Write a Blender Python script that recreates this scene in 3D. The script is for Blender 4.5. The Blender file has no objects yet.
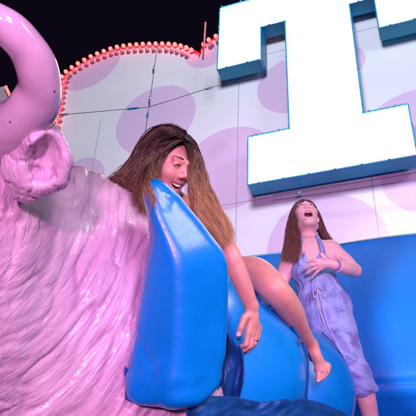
import bpy, bmesh, math, random
import numpy as np
from mathutils import Vector, Matrix

# ------------------------------------------------------------------ camera, world, lights, exposure
random.seed(4); RNG = np.random.default_rng(7)
S = bpy.context.scene
COL = S.collection
FPX = 612.0
ZC = np.array([47, 948, 612.0]); ZC /= np.linalg.norm(ZC)
FW = np.array([0, math.sqrt(1 - ZC[2] ** 2), ZC[2]])
_r0 = np.array([1.0, 0, 0]); _u0 = np.cross(_r0, FW)
_a = math.atan2(ZC[0], ZC[1])
RT = math.cos(_a) * _r0 + math.sin(_a) * _u0
UP = -math.sin(_a) * _r0 + math.cos(_a) * _u0
CAM = np.array([0, 0, 1.0])

def P(x, y, D):                       # a point of the place, read off the photograph at depth D metres
    return CAM + D * (FW + (x - 208) / FPX * RT + (208 - y) / FPX * UP)
def VC(r, u, f):                      # direction given by right / up / forward
    v = r * RT + u * UP + f * FW
    return v / np.linalg.norm(v)

cd = bpy.data.cameras.new('camera'); cam = bpy.data.objects.new('camera', cd); COL.objects.link(cam)
cd.sensor_width = 36; cd.lens = FPX / 416 * 36; cd.clip_start = 0.05; cd.clip_end = 500
M = Matrix((RT.tolist(), UP.tolist(), (-FW).tolist())).transposed().to_4x4()
M.translation = Vector(CAM.tolist()); cam.matrix_world = M
S.camera = cam

W = bpy.data.worlds.new('World'); S.world = W; W.use_nodes = True
bg = W.node_tree.nodes['Background']; bg.inputs[0].default_value = (0.006, 0.004, 0.011, 1); bg.inputs[1].default_value = 0.6

def lamp(kind, name, loc, target, power, color, **kw):
    l = bpy.data.lights.new(name, kind); o = bpy.data.objects.new(name, l); COL.objects.link(o)
    o.location = Vector(loc); d = Vector(target) - Vector(loc)
    o.rotation_euler = d.to_track_quat('-Z', 'Y').to_euler()
    l.energy = power; l.color = color
    for k, v in kw.items(): setattr(l, k, v)
    return o
# fairground lamps and added fills: a magenta spot from the left of the camera, a cooler fill high behind it, floods for the sign
lamp('SPOT', 'stage_spot', (-0.35, -4.5, 0.3), P(262, 262, 2.7), 1650, (1.0, 0.38, 0.82), spot_size=0.54, spot_blend=0.5, shadow_soft_size=0.22)
lamp('AREA', 'added_fill', (1.0, -2.2, 2.6), P(200, 270, 2.4), 42, (0.50, 0.45, 1.0), shape='DISK', size=0.7)  # added bluish fill from the front, not a particular lamp
lamp('SPOT', 'pink_fill', (1.5, -3.4, 1.5), P(150, 250, 2.3), 430, (1.0, 0.46, 0.82), spot_size=0.62, spot_blend=0.7, shadow_soft_size=0.35)  # added pink fill, lifts the shade under the ear and on the hump
lamp('SPOT', 'side_flood', P(208, 208, 2.3) + 3.0 * VC(.70, .63, -.28), P(250, 245, 2.2), 720, (1.0, 0.86, 0.90), spot_size=.44, spot_blend=.6, shadow_soft_size=.9)
lamp('SPOT', 'backdrop_patch_fill', P(470, 380, 1.6), P(492, 325, 3.9), 230, (0.5, 0.9, 1.0), spot_size=0.66, spot_blend=0.45, shadow_soft_size=0.05)  # added spot that makes the bright patch at the backdrop's right end
lamp('SPOT', 'sign_flood', (-1.0, -1.5, 7.2), P(200, 110, 7.0), 2100, (0.80, 0.82, 1.0), spot_size=1.25, spot_blend=0.6, shadow_soft_size=0.9)
lamp('SPOT', 'sign_flood', (4.6, -0.5, 6.8), P(340, 180, 7.0), 520, (0.82, 0.80, 1.0), spot_size=1.1, spot_blend=0.6, shadow_soft_size=0.9)
S.view_settings.view_transform = 'Standard'; S.view_settings.look = 'None'
S.view_settings.exposure = 0.0; S.view_settings.gamma = 1.0

# ------------------------------------------------------------------ object helpers
def props(o, label=None, cat=None, group=None, kind=None):
    if label: o['label'] = label
    if cat: o['category'] = cat
    if group: o['group'] = group
    if kind: o['kind'] = kind
    return o
def link(o, parent=None):
    COL.objects.link(o)
    if parent is not None:
        o.parent = parent
        o.matrix_parent_inverse = parent.matrix_basis.inverted() if not getattr(parent, '_loc', False) else Matrix()
    return o
def empty(name, loc, rz=0.0):
    o = bpy.data.objects.new(name, None); o.location = Vector(loc); o.rotation_euler = (0, 0, rz)
    o.empty_display_size = 0.1; COL.objects.link(o); return o
def mesh(name, verts, faces, mats, parent=None, smooth=True, local=False, mat_idx=None):
    me = bpy.data.meshes.new(name)
    v = np.asarray(verts, dtype=np.float32)
    me.from_pydata(v.tolist(), [], faces.tolist() if isinstance(faces, np.ndarray) else faces)
    if not isinstance(mats, (list, tuple)): mats = [mats]
    for m in mats: me.materials.append(m)
    if smooth: me.polygons.foreach_set('use_smooth', [True] * len(me.polygons))
    if mat_idx is not None: me.polygons.foreach_set('material_index', np.asarray(mat_idx, dtype=np.int32))
    me.update()
    o = bpy.data.objects.new(name, me); COL.objects.link(o)
    if parent is not None:
        o.parent = parent
        if not local: o.matrix_parent_inverse = parent.matrix_basis.inverted()
    return o

class MB:                              # collects boxes, tubes and prisms into one mesh
    def __init__(s): s.v = []; s.f = []
    def add(s, v, f):
        n = len(s.v); s.v += [tuple(map(float, p)) for p in v]; s.f += [tuple(i + n for i in q) for q in f]
    def box(s, c, d, R=None):
        vs = []
        for z in (-.5, .5):
            for x, y in ((-.5, -.5), (.5, -.5), (.5, .5), (-.5, .5)):
                p = np.array([x * d[0], y * d[1], z * d[2]])
                if R is not None: p = R @ p
                vs.append(np.array(c) + p)
        s.add(vs, [(3, 2, 1, 0), (4, 5, 6, 7), (0, 1, 5, 4), (1, 2, 6, 5), (2, 3, 7, 6), (3, 0, 4, 7)])
    def tube(s, pts, rad, n=8, flat=1.0, cap=True):
        pts = [np.array(p, float) for p in pts]; m = len(pts)
        rad = [rad] * m if np.isscalar(rad) else rad
        t0 = pts[1] - pts[0]; a = np.cross(t0, [0, 0, 1.0])
        if np.linalg.norm(a) < 1e-6: a = np.cross(t0, [1.0, 0, 0])
        a /= np.linalg.norm(a); vs = []
        for i, p in enumerate(pts):
            t = pts[min(i + 1, m - 1)] - pts[max(i - 1, 0)]; t /= np.linalg.norm(t) + 1e-12
            a = a - t * (a @ t); a /= np.linalg.norm(a); b = np.cross(t, a)
            for k in range(n):
                w = 2 * math.pi * k / n
                vs.append(p + rad[i] * (math.cos(w) * a + flat * math.sin(w) * b))
        fs = [(i * n + k, i * n + (k + 1) % n, (i + 1) * n + (k + 1) % n, (i + 1) * n + k) for i in range(m - 1) for k in range(n)]
        if cap: fs += [tuple(range(n - 1, -1, -1)), tuple((m - 1) * n + k for k in range(n))]
        s.add(vs, fs)
    def ball(s, c, r, n=10, m=6, sc=(1, 1, 1)):
        vs = [np.array(c) + np.array([0, 0, -r * sc[2]])]
        for j in range(1, m):
            w = -math.pi / 2 + math.pi * j / m
            for k in range(n):
                a = 2 * math.pi * k / n
                vs.append(np.array(c) + r * np.array([math.cos(w) * math.cos(a) * sc[0], math.cos(w) * math.sin(a) * sc[1], math.sin(w) * sc[2]]))
        vs.append(np.array(c) + np.array([0, 0, r * sc[2]])); L = len(vs) - 1
        fs = [(0, 1 + (k + 1) % n, 1 + k) for k in range(n)]
        for j in range(m - 2):
            for k in range(n):
                fs.append((1 + j * n + k, 1 + j * n + (k + 1) % n, 1 + (j + 1) * n + (k + 1) % n, 1 + (j + 1) * n + k))
        fs += [(L, 1 + (m - 2) * n + k, 1 + (m - 2) * n + (k + 1) % n) for k in range(n)]
        s.add(vs, fs)
    def prism(s, poly, y0, y1):        # polygon in local x,z (counter-clockwise seen from -y), extruded from y0 (front) to y1
        n = len(poly); vs = [(p[0], y0, p[1]) for p in poly] + [(p[0], y1, p[1]) for p in poly]
        fs = [tuple(range(n)), tuple(range(2 * n - 1, n - 1, -1))]
        fs += [(i, i + n, (i + 1) % n + n, (i + 1) % n) for i in range(n)]
        s.add(vs, fs)
    def build(s, name, mat, parent=None, smooth=True, local=False):
        return mesh(name, s.v, s.f, mat, parent, smooth, local)

def crv(pts, n=12):                    # Catmull-Rom through points (any dimension)
    p = np.array(pts, float); p = np.vstack([2 * p[0] - p[1], p, 2 * p[-1] - p[-2]]); out = []
    for i in range(1, len(p) - 2):
        for t in np.linspace(0, 1, n, endpoint=False):
            a, b, c, d = p[i - 1:i + 3]
            out.append(.5 * ((2 * b) + (c - a) * t + (2 * a - 5 * b + 4 * c - d) * t * t + (3 * b - a - 3 * c + d) * t ** 3))
    out.append(p[-2]); return np.array(out)

# ------------------------------------------------------------------ noise (numpy) and signed distance modelling
def _hash(i, j, k):
    h = (i * 374761393 + j * 668265263 + k * 2147483647 + 1013904223) & 0xffffffff
    h = ((h ^ (h >> 13)) * 1274126177) & 0xffffffff
    return ((h ^ (h >> 16)) & 0xffff) / 65535.0
def vnoise(x, y, z):
    xi, yi, zi = np.floor(x).astype(np.int64), np.floor(y).astype(np.int64), np.floor(z).astype(np.int64)
    fx, fy, fz = x - xi, y - yi, z - zi
    fx, fy, fz = [t * t * t * (t * (t * 6 - 15) + 10) for t in (fx, fy, fz)]
    r = 0
    for a in (0, 1):
        for b in (0, 1):
            for c in (0, 1):
                w = (fx if a else 1 - fx) * (fy if b else 1 - fy) * (fz if c else 1 - fz)
                r = r + w * _hash(xi + a, yi + b, zi + c)
    return r * 2 - 1
def fbm(x, y, z, o=3):
    s = 0; a = 1.0; t = 0
    for i in range(o):
        s = s + a * vnoise(x * 2 ** i + 17 * i, y * 2 ** i, z * 2 ** i); t += a; a *= .5
    return s / t

class SDF:
    def __init__(s, lo, hi, h):
        s.lo = np.array(lo, float); s.h = h
        s.n = np.ceil((np.array(hi) - s.lo) / h).astype(int) + 1
        s.F = np.full(tuple(s.n), 10.0, np.float32); s.sc = 1.0
    def _sub(s, lo, hi):
        a = np.maximum(np.floor((np.array(lo) - s.lo) / s.h).astype(int), 0)
        b = np.minimum(np.ceil((np.array(hi) - s.lo) / s.h).astype(int) + 1, s.n)
        if (b <= a).any(): return None, None
        sl = tuple(slice(i, j) for i, j in zip(a, b))
        g = [s.lo[k] + s.h * np.arange(a[k], b[k]) for k in range(3)]
        return sl, np.stack(np.meshgrid(*g, indexing='ij'), -1)
    def op(s, lo, hi, fn, k=0.0, mode='add'):
        m = max(k, 3 * s.h) + .005
        sl, p = s._sub(np.array(lo) - m, np.array(hi) + m)
        if sl is None: return
        d = fn(p).astype(np.float32); a = s.F[sl]
        if mode == 'sub': d = -d
        if k > 0:
            hh = np.maximum(k - np.abs(a - d), 0) / k
            r = np.minimum(a, d) - hh * hh * k / 4 if mode == 'add' else np.maximum(a, d) + hh * hh * k / 4
        else: r = np.minimum(a, d) if mode == 'add' else np.maximum(a, d)
        s.F[sl] = r
    def cone(s, a, b, ra, rb, k=0.0, mode='add'):
        ra = ra * s.sc; rb = rb * s.sc; k = k * s.sc
        a = np.array(a, float); b = np.array(b, float); ba = b - a; L = ba @ ba + 1e-12; R = max(ra, rb)
        def fn(p):
            t = np.clip(((p - a) @ ba) / L, 0, 1)
            return np.linalg.norm(p - a - t[..., None] * ba, axis=-1) - (ra + (rb - ra) * t)
        s.op(np.minimum(a, b) - R, np.maximum(a, b) + R, fn, k, mode)
    def chain(s, pts, rs, k=0.0, mode='add'):
        P_ = [np.array(p, float) for p in pts]; R_ = [r * s.sc for r in rs]; k = k * s.sc; ki = .008
        def fn(p):
            out = None
            for i in range(len(P_) - 1):
                ba = P_[i + 1] - P_[i]; t = np.clip(((p - P_[i]) @ ba) / (ba @ ba + 1e-12), 0, 1)
                t2 = t * t * (3 - 2 * t) if 2 < len(P_) < 8 else t
                d = np.linalg.norm(p - P_[i] - t[..., None] * ba, axis=-1) - (R_[i] + (R_[i + 1] - R_[i]) * t2)
                out = d if out is None else np.minimum(out, d)
            return out
        Rm = max(R_); lo = np.min(P_, axis=0) - Rm; hi = np.max(P_, axis=0) + Rm
        s.op(lo, hi, fn, k, mode)
    def limb(s, pts, rs, k=0.0, n=16):
        q = crv([tuple(p) + (r,) for p, r in zip(pts, rs)], n); s.chain(list(q[:, :3]), list(q[:, 3]), k)
    def ell(s, c, r, R=None, k=0.0, mode='add'):
        c = np.array(c, float); r = np.array(r, float) * s.sc; k = k * s.sc; R = np.eye(3) if R is None else R
        def fn(p):
            q = (p - c) @ R
            k0 = np.linalg.norm(q / r, axis=-1); k1 = np.linalg.norm(q / (r * r), axis=-1) + 1e-9
            return k0 * (k0 - 1) / k1
        m = r.max(); s.op(c - m, c + m, fn, k, mode)
    def mesh(s):
        F = s.F; ins = F < 0
        nx, ny, nz = F.shape
        cnt = np.zeros((nx - 1, ny - 1, nz - 1), np.int8)
        for a in (0, 1):
            for b in (0, 1):
                for c in (0, 1): cnt += ins[a:nx - 1 + a, b:ny - 1 + b, c:nz - 1 + c]
        act = np.argwhere((cnt > 0) & (cnt < 8)); del cnt
        idx = np.full((nx - 1, ny - 1, nz - 1), -1, np.int32)
        idx[act[:, 0], act[:, 1], act[:, 2]] = np.arange(len(act))
        cor = {}
        for a in (0, 1):
            for b in (0, 1):
                for c in (0, 1): cor[(a, b, c)] = F[act[:, 0] + a, act[:, 1] + b, act[:, 2] + c]
        acc = np.zeros((len(act), 3)); num = np.zeros(len(act))
        for ax in range(3):
            o = [k for k in range(3) if k != ax]
            for b in (0, 1):
                for c in (0, 1):
                    k0 = [0, 0, 0]; k0[o[0]] = b; k0[o[1]] = c; k1 = list(k0); k1[ax] = 1
                    v0 = cor[tuple(k0)]; v1 = cor[tuple(k1)]; m = (v0 < 0) != (v1 < 0)
                    t = np.where(m, v0 / np.where(m, v0 - v1, 1), 0)
                    q = np.tile(np.array(k0, float), (len(act), 1)); q[:, ax] += t
                    acc[m] += q[m]; num += m
        V = s.lo + s.h * (act + acc / num[:, None])
        Q = []
        for ax in range(3):
            o1, o2 = (ax + 1) % 3, (ax + 2) % 3
            s0 = [slice(None)] * 3; s1 = [slice(None)] * 3; s0[ax] = slice(0, -1); s1[ax] = slice(1, None)
            A = ins[tuple(s0)]; B = ins[tuple(s1)]; e = np.argwhere(A != B)
            e = e[(e[:, o1] > 0) & (e[:, o2] > 0)]
            e = e[(e[:, o1] < idx.shape[o1]) & (e[:, o2] < idx.shape[o2])]
            fl = A[e[:, 0], e[:, 1], e[:, 2]]
            def at(d1, d2):
                g = e.copy(); g[:, o1] -= d1; g[:, o2] -= d2; return idx[g[:, 0], g[:, 1], g[:, 2]]
            q = np.stack([at(1, 1), at(0, 1), at(0, 0), at(1, 0)], 1)
            q[~fl] = q[~fl][:, ::-1]; Q.append(q)
        return V, np.vstack(Q)

def normals(V, Q):
    n = np.cross(V[Q[:, 2]] - V[Q[:, 0]], V[Q[:, 3]] - V[Q[:, 1]])
    N = np.zeros_like(V)
    for k in range(4): np.add.at(N, Q[:, k], n)
    return N / (np.linalg.norm(N, axis=1)[:, None] + 1e-12)

def bounds(pts, m):
    p = np.array(pts); return p.min(0) - m, p.max(0) + m

# ------------------------------------------------------------------ materials
def new_mat(name):
    m = bpy.data.materials.new(name); m.use_nodes = True
    nt = m.node_tree; b = nt.nodes['Principled BSDF']; return m, nt, b
def N(nt, t, **kw):
    n = nt.nodes.new(t)
    for k, v in kw.items(): setattr(n, k, v)
    return n
def simple(name, col, rough=.5, metal=0, coat=0, nscale=None, nvar=.12, bump=0, bscale=40, sss=0, emit=None, estr=0, spec=None):
    m, nt, b = new_mat(name)
    b.inputs['Base Color'].default_value = (*col, 1); b.inputs['Roughness'].default_value = rough
    b.inputs['Metallic'].default_value = metal; b.inputs['Coat Weight'].default_value = coat; b.inputs['Coat Roughness'].default_value = .08 if coat > .5 else .26
    if spec is not None: b.inputs['Specular IOR Level'].default_value = spec
    tc = N(nt, 'ShaderNodeTexCoord')
    if sss: b.inputs['Subsurface Weight'].default_value = sss; b.inputs['Subsurface Radius'].default_value = (.02, .008, .004); b.inputs['Subsurface Scale'].default_value = .6
    if emit: b.inputs['Emission Color'].default_value = (*emit, 1); b.inputs['Emission Strength'].default_value = estr
    if nscale:
        t = N(nt, 'ShaderNodeTexNoise'); t.inputs['Scale'].default_value = nscale; t.inputs['Detail'].default_value = 6
        nt.links.new(tc.outputs['Object'], t.inputs['Vector'])
        r = N(nt, 'ShaderNodeValToRGB'); r.color_ramp.elements[0].position = .3; r.color_ramp.elements[1].position = .7
        r.color_ramp.elements[0].color = (*[c * (1 - nvar) for c in col], 1); r.color_ramp.elements[1].color = (*[min(1, c * (1 + nvar)) for c in col], 1)
        nt.links.new(t.outputs['Fac'], r.inputs['Fac']); nt.links.new(r.outputs['Color'], b.inputs['Base Color'])
        mr = N(nt, 'ShaderNodeMapRange'); mr.inputs['To Min'].default_value = max(.02, rough * .75); mr.inputs['To Max'].default_value = min(1, rough * 1.25)
        nt.links.new(t.outputs['Fac'], mr.inputs['Value']); nt.links.new(mr.outputs['Result'], b.inputs['Roughness'])
    if bump:
        t2 = N(nt, 'ShaderNodeTexNoise'); t2.inputs['Scale'].default_value = bscale; t2.inputs['Detail'].default_value = 5
        bp = N(nt, 'ShaderNodeBump'); bp.inputs['Strength'].default_value = 1; bp.inputs['Distance'].default_value = bump
        nt.links.new(tc.outputs['Object'], t2.inputs['Vector']); nt.links.new(t2.outputs['Fac'], bp.inputs['Height']); nt.links.new(bp.outputs['Normal'], b.inputs['Normal'])
    return m

def skin(name, col):
    m = simple(name, col, .42, nscale=28, nvar=.10, bump=.0006, bscale=260, sss=.12); nt = m.node_tree; b = nt.nodes['Principled BSDF']
    src = b.inputs['Base Color'].links[0].from_socket
    for an, c in (('blush', (.62, .22, .20)), ('lip', (.50, .13, .14)), ('shade_line', (.20, .07, .05))):
        at = N(nt, 'ShaderNodeAttribute', attribute_name=an); mx = N(nt, 'ShaderNodeMix', data_type='RGBA')
        nt.links.new(at.outputs['Fac'], mx.inputs[0]); nt.links.new(src, mx.inputs[6]); mx.inputs[7].default_value = (*c, 1); src = mx.outputs[2]
    nt.links.new(src, b.inputs['Base Color']); return m
SKIN = skin('skin', (.60, .315, .245)); SKIN2 = skin('skin_pale', (.84, .60, .54))
def face_paint(o, V, hc, R, sc, ax, az, z0, curve):
    q = (V - hc) @ R / sc; f = q[:, 1] > .045
    zz = q[:, 2] - z0 - curve * q[:, 0] ** 2; d = np.sqrt((q[:, 0] / ax) ** 2 + (zz / az) ** 2)
    set_attr(o.data, 'lip', np.clip((1.25 - d) / .25, 0, 1) * f * .85)
    ch = np.exp(-(((np.abs(q[:, 0]) - .040) / .018) ** 2 + ((q[:, 2] + .026) / .018) ** 2)) + .4 * np.exp(-((q[:, 0] / .012) ** 2 + ((q[:, 2] + .02) / .012) ** 2))
    set_attr(o.data, 'blush', np.clip(ch, 0, 1) * .30 * f)
    ex = np.abs(q[:, 0]) - .031; lid = np.exp(-((q[:, 2] - .0185 + 14 * ex ** 2) / .0022) ** 2) * (np.abs(ex) < .019) * .35
    fold = np.exp(-((np.abs(q[:, 0]) - .030 - .25 * (-.035 - q[:, 2])) / .0025) ** 2) * (q[:, 2] < -.025) * (q[:, 2] > -.060) * .30
    eye_shade = np.exp(-((np.abs(q[:, 0]) - .031) ** 2 / .016 ** 2 + (q[:, 2] - .012) ** 2 / .012 ** 2)) * .22
    set_attr(o.data, 'shade_line', np.clip(lid + fold + eye_shade, 0, .6) * (q[:, 1] > .03))  # shade of lid crease, cheek fold and eye socket painted into the skin
LIP = simple('lips', (.52, .19, .19), .35, nscale=60)
MOUTH = simple('mouth_inside', (.10, .015, .02), .5, nscale=60)
NAIL = simple('nail_varnish', (.80, .62, .62), .2, nscale=80)
TOOTH = simple('teeth', (.85, .82, .76), .2, nscale=80, nvar=.04)
LASH = simple('dark_lashes', (.02, .01, .01), .6, nscale=80)
BROW = simple('dark_brow_hair', (.075, .035, .03), .6, nscale=80)
VINYL = simple('blue_vinyl', (.0, .25, .68), .34, coat=.3, nscale=7, nvar=.08, bump=.0035, bscale=9)
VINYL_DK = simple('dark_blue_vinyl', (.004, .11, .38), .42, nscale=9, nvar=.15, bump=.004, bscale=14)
PVC = simple('blue_inflatable_pvc', (.0, .155, .53), .5, spec=.25, nscale=3, nvar=.10, bump=.010, bscale=3.2)
PIPE = simple('white_piping', (.62, .72, .8), .4, nscale=40)
BLACK = simple('black_cloth', (.012, .012, .02), .8, nscale=50, bump=.001, bscale=90)
STEEL = simple('steel', (.45, .46, .5), .35, metal=1, nscale=40)
CASE = simple('sign_casing_blue', (.0, .32, .52), .4, nscale=3, nvar=.2, bump=.001, bscale=20)
GROUND = simple('asphalt_ground', (.045, .045, .05), .9, nscale=2, nvar=.3, bump=.004, bscale=60)

def hair_mat(name, root, tip, a=.45, b_=.95):
    m, nt, b = new_mat(name)
    at = N(nt, 'ShaderNodeAttribute', attribute_name='hair')
    r = N(nt, 'ShaderNodeValToRGB'); r.color_ramp.elements[0].position = a; r.color_ramp.elements[1].position = b_
    r.color_ramp.elements[0].color = (*root, 1); r.color_ramp.elements[1].color = (*tip, 1)
    nt.links.new(at.outputs['Fac'], r.inputs['Fac']); nt.links.new(r.outputs['Color'], b.inputs['Base Color'])
    b.inputs['Roughness'].default_value = .44; b.inputs['Specular IOR Level'].default_value = .5
    b.inputs['Anisotropic'].default_value = .4
    return m
HAIR1 = hair_mat('brown_hair_golden_ends', (.045, .027, .020), (.54, .34, .16), .25, .95)
HAIR2 = hair_mat('chestnut_hair', (.10, .045, .036), (.30, .15, .11), .3, .95)

# ------------------------------------------------------------------ the setting: ground
mb = MB(); mb.box((0, 30, -.05), (160, 160, .1))
props(mb.build('ground', GROUND, smooth=False), kind='structure')

# ------------------------------------------------------------------ sign wall (local: x along the wall, z up, -y towards the viewer)
HW = np.array([0.92627878, -0.376839, 0]); NW = np.array([-0.376839, -0.92627878, 0])
W0 = P(208, 208, 7.0); RZ = math.atan2(HW[1], HW[0])
def wp(x, y, off=0.0):
    d = P(x, y, 1) - CAM; t = ((W0 + NW * off - CAM) @ NW) / (d @ NW); q = CAM + d * t - W0
    return float(q @ HW), float(q[2])

def wall_mat():
    m, nt, b = new_mat('polka_dot_panel')
    tc = N(nt, 'ShaderNodeTexCoord'); sp = N(nt, 'ShaderNodeSeparateXYZ'); nt.links.new(tc.outputs['Object'], sp.inputs[0])
    def math_(op, a, b_=None, c=None):
        n = N(nt, 'ShaderNodeMath', operation=op)
        for i, v in enumerate((a, b_, c)):
            if v is None: continue
            if isinstance(v, (int, float)): n.inputs[i].default_value = v
            else: nt.links.new(v, n.inputs[i])
        return n.outputs[0]
    X, Z = sp.outputs['X'], sp.outputs['Z']
    dots = [(88, 62, .57), (155, 119, .58), (229, 167, .60), (293, 84, .46), (326, 246, .62), (425, 137, .68), (342, 62, .28),
            (80, 180, .36), (207, 50, .33), (366, 2, .30), (424, 177, .42), (20, 60, .4)]
    cur = None
    for x, y, r in dots:
        a, c = wp(x, y)
        dx = math_('SUBTRACT', X, a); dz = math_('SUBTRACT', Z, c)
        d = math_('SQRT', math_('ADD', math_('MULTIPLY', dx, dx), math_('MULTIPLY', dz, dz)))
        k = math_('SMOOTHSTEP' if False else 'LESS_THAN', d, r)
        cur = k if cur is None else math_('MAXIMUM', cur, k)
    seam = None                       # hairline joints between the boards
    for a in (.342, 1.836, -1.665, -3.1, 3.3):
        d = math_('ABSOLUTE', math_('SUBTRACT', X, a)); k = math_('LESS_THAN', d, .0036)
        k = math_('MULTIPLY', k, math_('LESS_THAN', Z, 1.77 if a < -1 else 2.26))
        seam = k if seam is None else math_('MAXIMUM', seam, k)
    for a in (0.0, 2.26, -1.6):
        k = math_('LESS_THAN', math_('ABSOLUTE', math_('SUBTRACT', Z, a)), .0045)
        if a > 2: k = math_('MULTIPLY', k, math_('GREATER_THAN', X, .2))
        seam = math_('MAXIMUM', seam, k)
    nz = N(nt, 'ShaderNodeTexNoise'); nz.inputs['Scale'].default_value = 1.6; nz.inputs['Detail'].default_value = 8; nt.links.new(tc.outputs['Object'], nz.inputs['Vector'])
    def mix(f, a, b_):
        n = N(nt, 'ShaderNodeMix', data_type='RGBA')
        for i, v in ((0, f), (6, a), (7, b_)):
            if isinstance(v, tuple): n.inputs[i].default_value = (*v, 1)
            else: nt.links.new(v, n.inputs[i])
        return n.outputs[2]
    white = mix(nz.outputs['Fac'], (.70, .71, .74), (.86, .86, .86)); pink = mix(nz.outputs['Fac'], (.66, .49, .67), (.74, .57, .75))
    c = mix(cur, white, pink); c = mix(seam, c, (.30, .31, .40))
    nt.links.new(c, b.inputs['Base Color']); b.inputs['Roughness'].default_value = .32
    bp = N(nt, 'ShaderNodeBump'); bp.inputs['Distance'].default_value = .004; bp.inputs['Strength'].default_value = .6
    nt.links.new(nz.outputs['Fac'], bp.inputs['Height']); nt.links.new(bp.outputs['Normal'], b.inputs['Normal'])
    return m
wall = empty('sign_wall', W0 - np.array([0, 0, W0[2]]), RZ)
WZ = W0[2]                              # children use local z measured from the ground
props(wall, 'tall white sign board with lilac polka dots and a scalloped edge of red bulbs', 'sign board')
def wpz(x, y, off=0.0):
    a, c = wp(x, y, off); return a, c + WZ
edge_px = [(38, 205), (46, 170), (49.5, 140), (53.5, 124), (56, 112), (57.5, 98), (61, 84), (64.5, 76), (74, 68.5), (84, 62.5), (94.6, 57), (105, 53), (115, 49.5), (125.5, 47.5), (135, 46.5), (145, 45.8),
           (155, 45.5), (165, 45.5), (175, 46), (184, 48), (191, 50.5), (198, 54.5)]
edge2 = [(202, 50), (206.5, 44), (214, 39.5), (224, 35.5), (238, 31), (262, 20), (290, 0), (310, -30), (335, -60), (380, -90), (440, -110), (500, -110)]
ca = crv([wp(*p) for p in edge_px], 5); cb = crv([wp(*p) for p in edge2], 5)
outline = [tuple(p) for p in ca] + [wp(199.5, 58)] + [tuple(p) for p in cb]
outline += [(4.6, outline[-1][1]), (4.6, -WZ + .05), (outline[0][0] - .1, -WZ + .05)]
poly = [(a, c + WZ) for a, c in outline]
wm = wall_mat()
# dots are laid out about W0: shift the texture by building the panel in its own frame
panel = MB(); panel.prism([(a, c) for a, c in outline][::-1], 0, .14)
po = panel.build('panel', wm, wall, smooth=False, local=True); po.location = (0, 0, WZ)
HALO_TRIM = simple('red_halo_paint', (.80, .05, .06), .4, nscale=20)  # red paint on an added rail stands in for the bulbs' glowing halo
tr = MB(); tr.tube([(a, .05, c + WZ) for a, c in ca], .055, 8); tr.build('halo_trim', HALO_TRIM, wall, local=True)
tr = MB(); tr.tube([(a, .05, c + WZ) for a, c in cb], .055, 8); tr.build('halo_trim', HALO_TRIM, wall, local=True)
BULB = simple('lit_red_bulb', (.9, .2, .15), .3, emit=(1.0, .014, .011), estr=26.0, nscale=50)
BULB0 = simple('unlit_pink_bulb', (.85, .34, .40), .18, coat=.6, nscale=50)
SOCK = simple('bulb_socket', (.40, .16, .20), .4, nscale=50)
def along(c, step, off):
    seg = np.linalg.norm(np.diff(c, axis=0), axis=1); L = np.concatenate([[0], np.cumsum(seg)]); out = []
    for s_ in np.arange(step * .5, L[-1], step):
        i = min(np.searchsorted(L, s_) - 1, len(seg) - 1); t = (s_ - L[i]) / seg[i]
        p = c[i] * (1 - t) + c[i + 1] * t; d = (c[i + 1] - c[i]) / seg[i]
        out.append(p + off * np.array([d[1], -d[0]]))
    return out
for c, rows in ((ca, ((.015, True), (.120, False))), (cb[:30], ((.015, True), (.120, False)))):
    for off, lit in rows:
        for i, p in enumerate(along(c, .113, off)):
            on = lit and not (c is ca and p[0] < -2.52)
            b_ = MB(); b_.ball((p[0], -.050, p[1] + WZ), .030 if on else .026, 10, 7, (1, 1.15, 1))
            o = b_.build('bulb', BULB if on else BULB0, wall, local=True)
            k_ = MB(); k_.tube([(p[0], .0, p[1] + WZ), (p[0], -.034, p[1] + WZ)], .030, 10)
            so = k_.build('bulb_socket', SOCK, o, local=True); so.location = (0, 0, 0)

# ------------------------------------------------------------------ giant lit letter T
LT = empty('letter_sign', W0 + NW * .30, RZ)
props(LT, 'huge glowing white slab-serif letter T with blue sides on the dotted board', 'letter')
Tp = [(.58, .006), (2.31, .006), (2.31, .662), (1.848, .662), (1.848, 2.44), (2.16, 2.44), (2.16, 1.90), (2.735, 1.90), (2.735, 3.03), (.165, 3.03), (.165, 1.865), (.722, 1.865), (.722, 2.44), (1.058, 2.44), (1.058, .655), (.58, .655)]
GLOW = simple('lit_letter_face', (.9, .95, 1), .4, emit=(.90, .96, 1.0), estr=3.6, nscale=30, nvar=.02)
_nt = GLOW.node_tree; _b = _nt.nodes['Principled BSDF']; _tc = N(_nt, 'ShaderNodeTexCoord'); _vv = N(_nt, 'ShaderNodeVectorMath', operation='SCALE'); _vv.inputs[3].default_value = 1 / .062
_fr = N(_nt, 'ShaderNodeVectorMath', operation='FRACTION'); _su = N(_nt, 'ShaderNodeVectorMath', operation='SUBTRACT'); _su.inputs[1].default_value = (.5, 0, .5)
_mu = N(_nt, 'ShaderNodeVectorMath', operation='MULTIPLY'); _mu.inputs[1].default_value = (1, 0, 1); _le = N(_nt, 'ShaderNodeVectorMath', operation='LENGTH')
_mr = N(_nt, 'ShaderNodeMapRange'); _mr.inputs[1].default_value = .12; _mr.inputs[2].default_value = .52; _mr.inputs[3].default_value = 5.5; _mr.inputs[4].default_value = .99
_nt.links.new(_tc.outputs['Object'], _vv.inputs[0]); _nt.links.new(_vv.outputs[0], _fr.inputs[0]); _nt.links.new(_fr.outputs[0], _su.inputs[0]); _nt.links.new(_su.outputs[0], _mu.inputs[0])
_nt.links.new(_mu.outputs[0], _le.inputs[0]); _nt.links.new(_le.outputs['Value'], _mr.inputs[0]); _nt.links.new(_mr.outputs[0], _b.inputs['Emission Strength'])
mbt = MB(); mbt.prism(Tp, 0.0, .02); mbt.build('face', GLOW, LT, smooth=False, local=True)
mbt = MB(); n = len(Tp)
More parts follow.
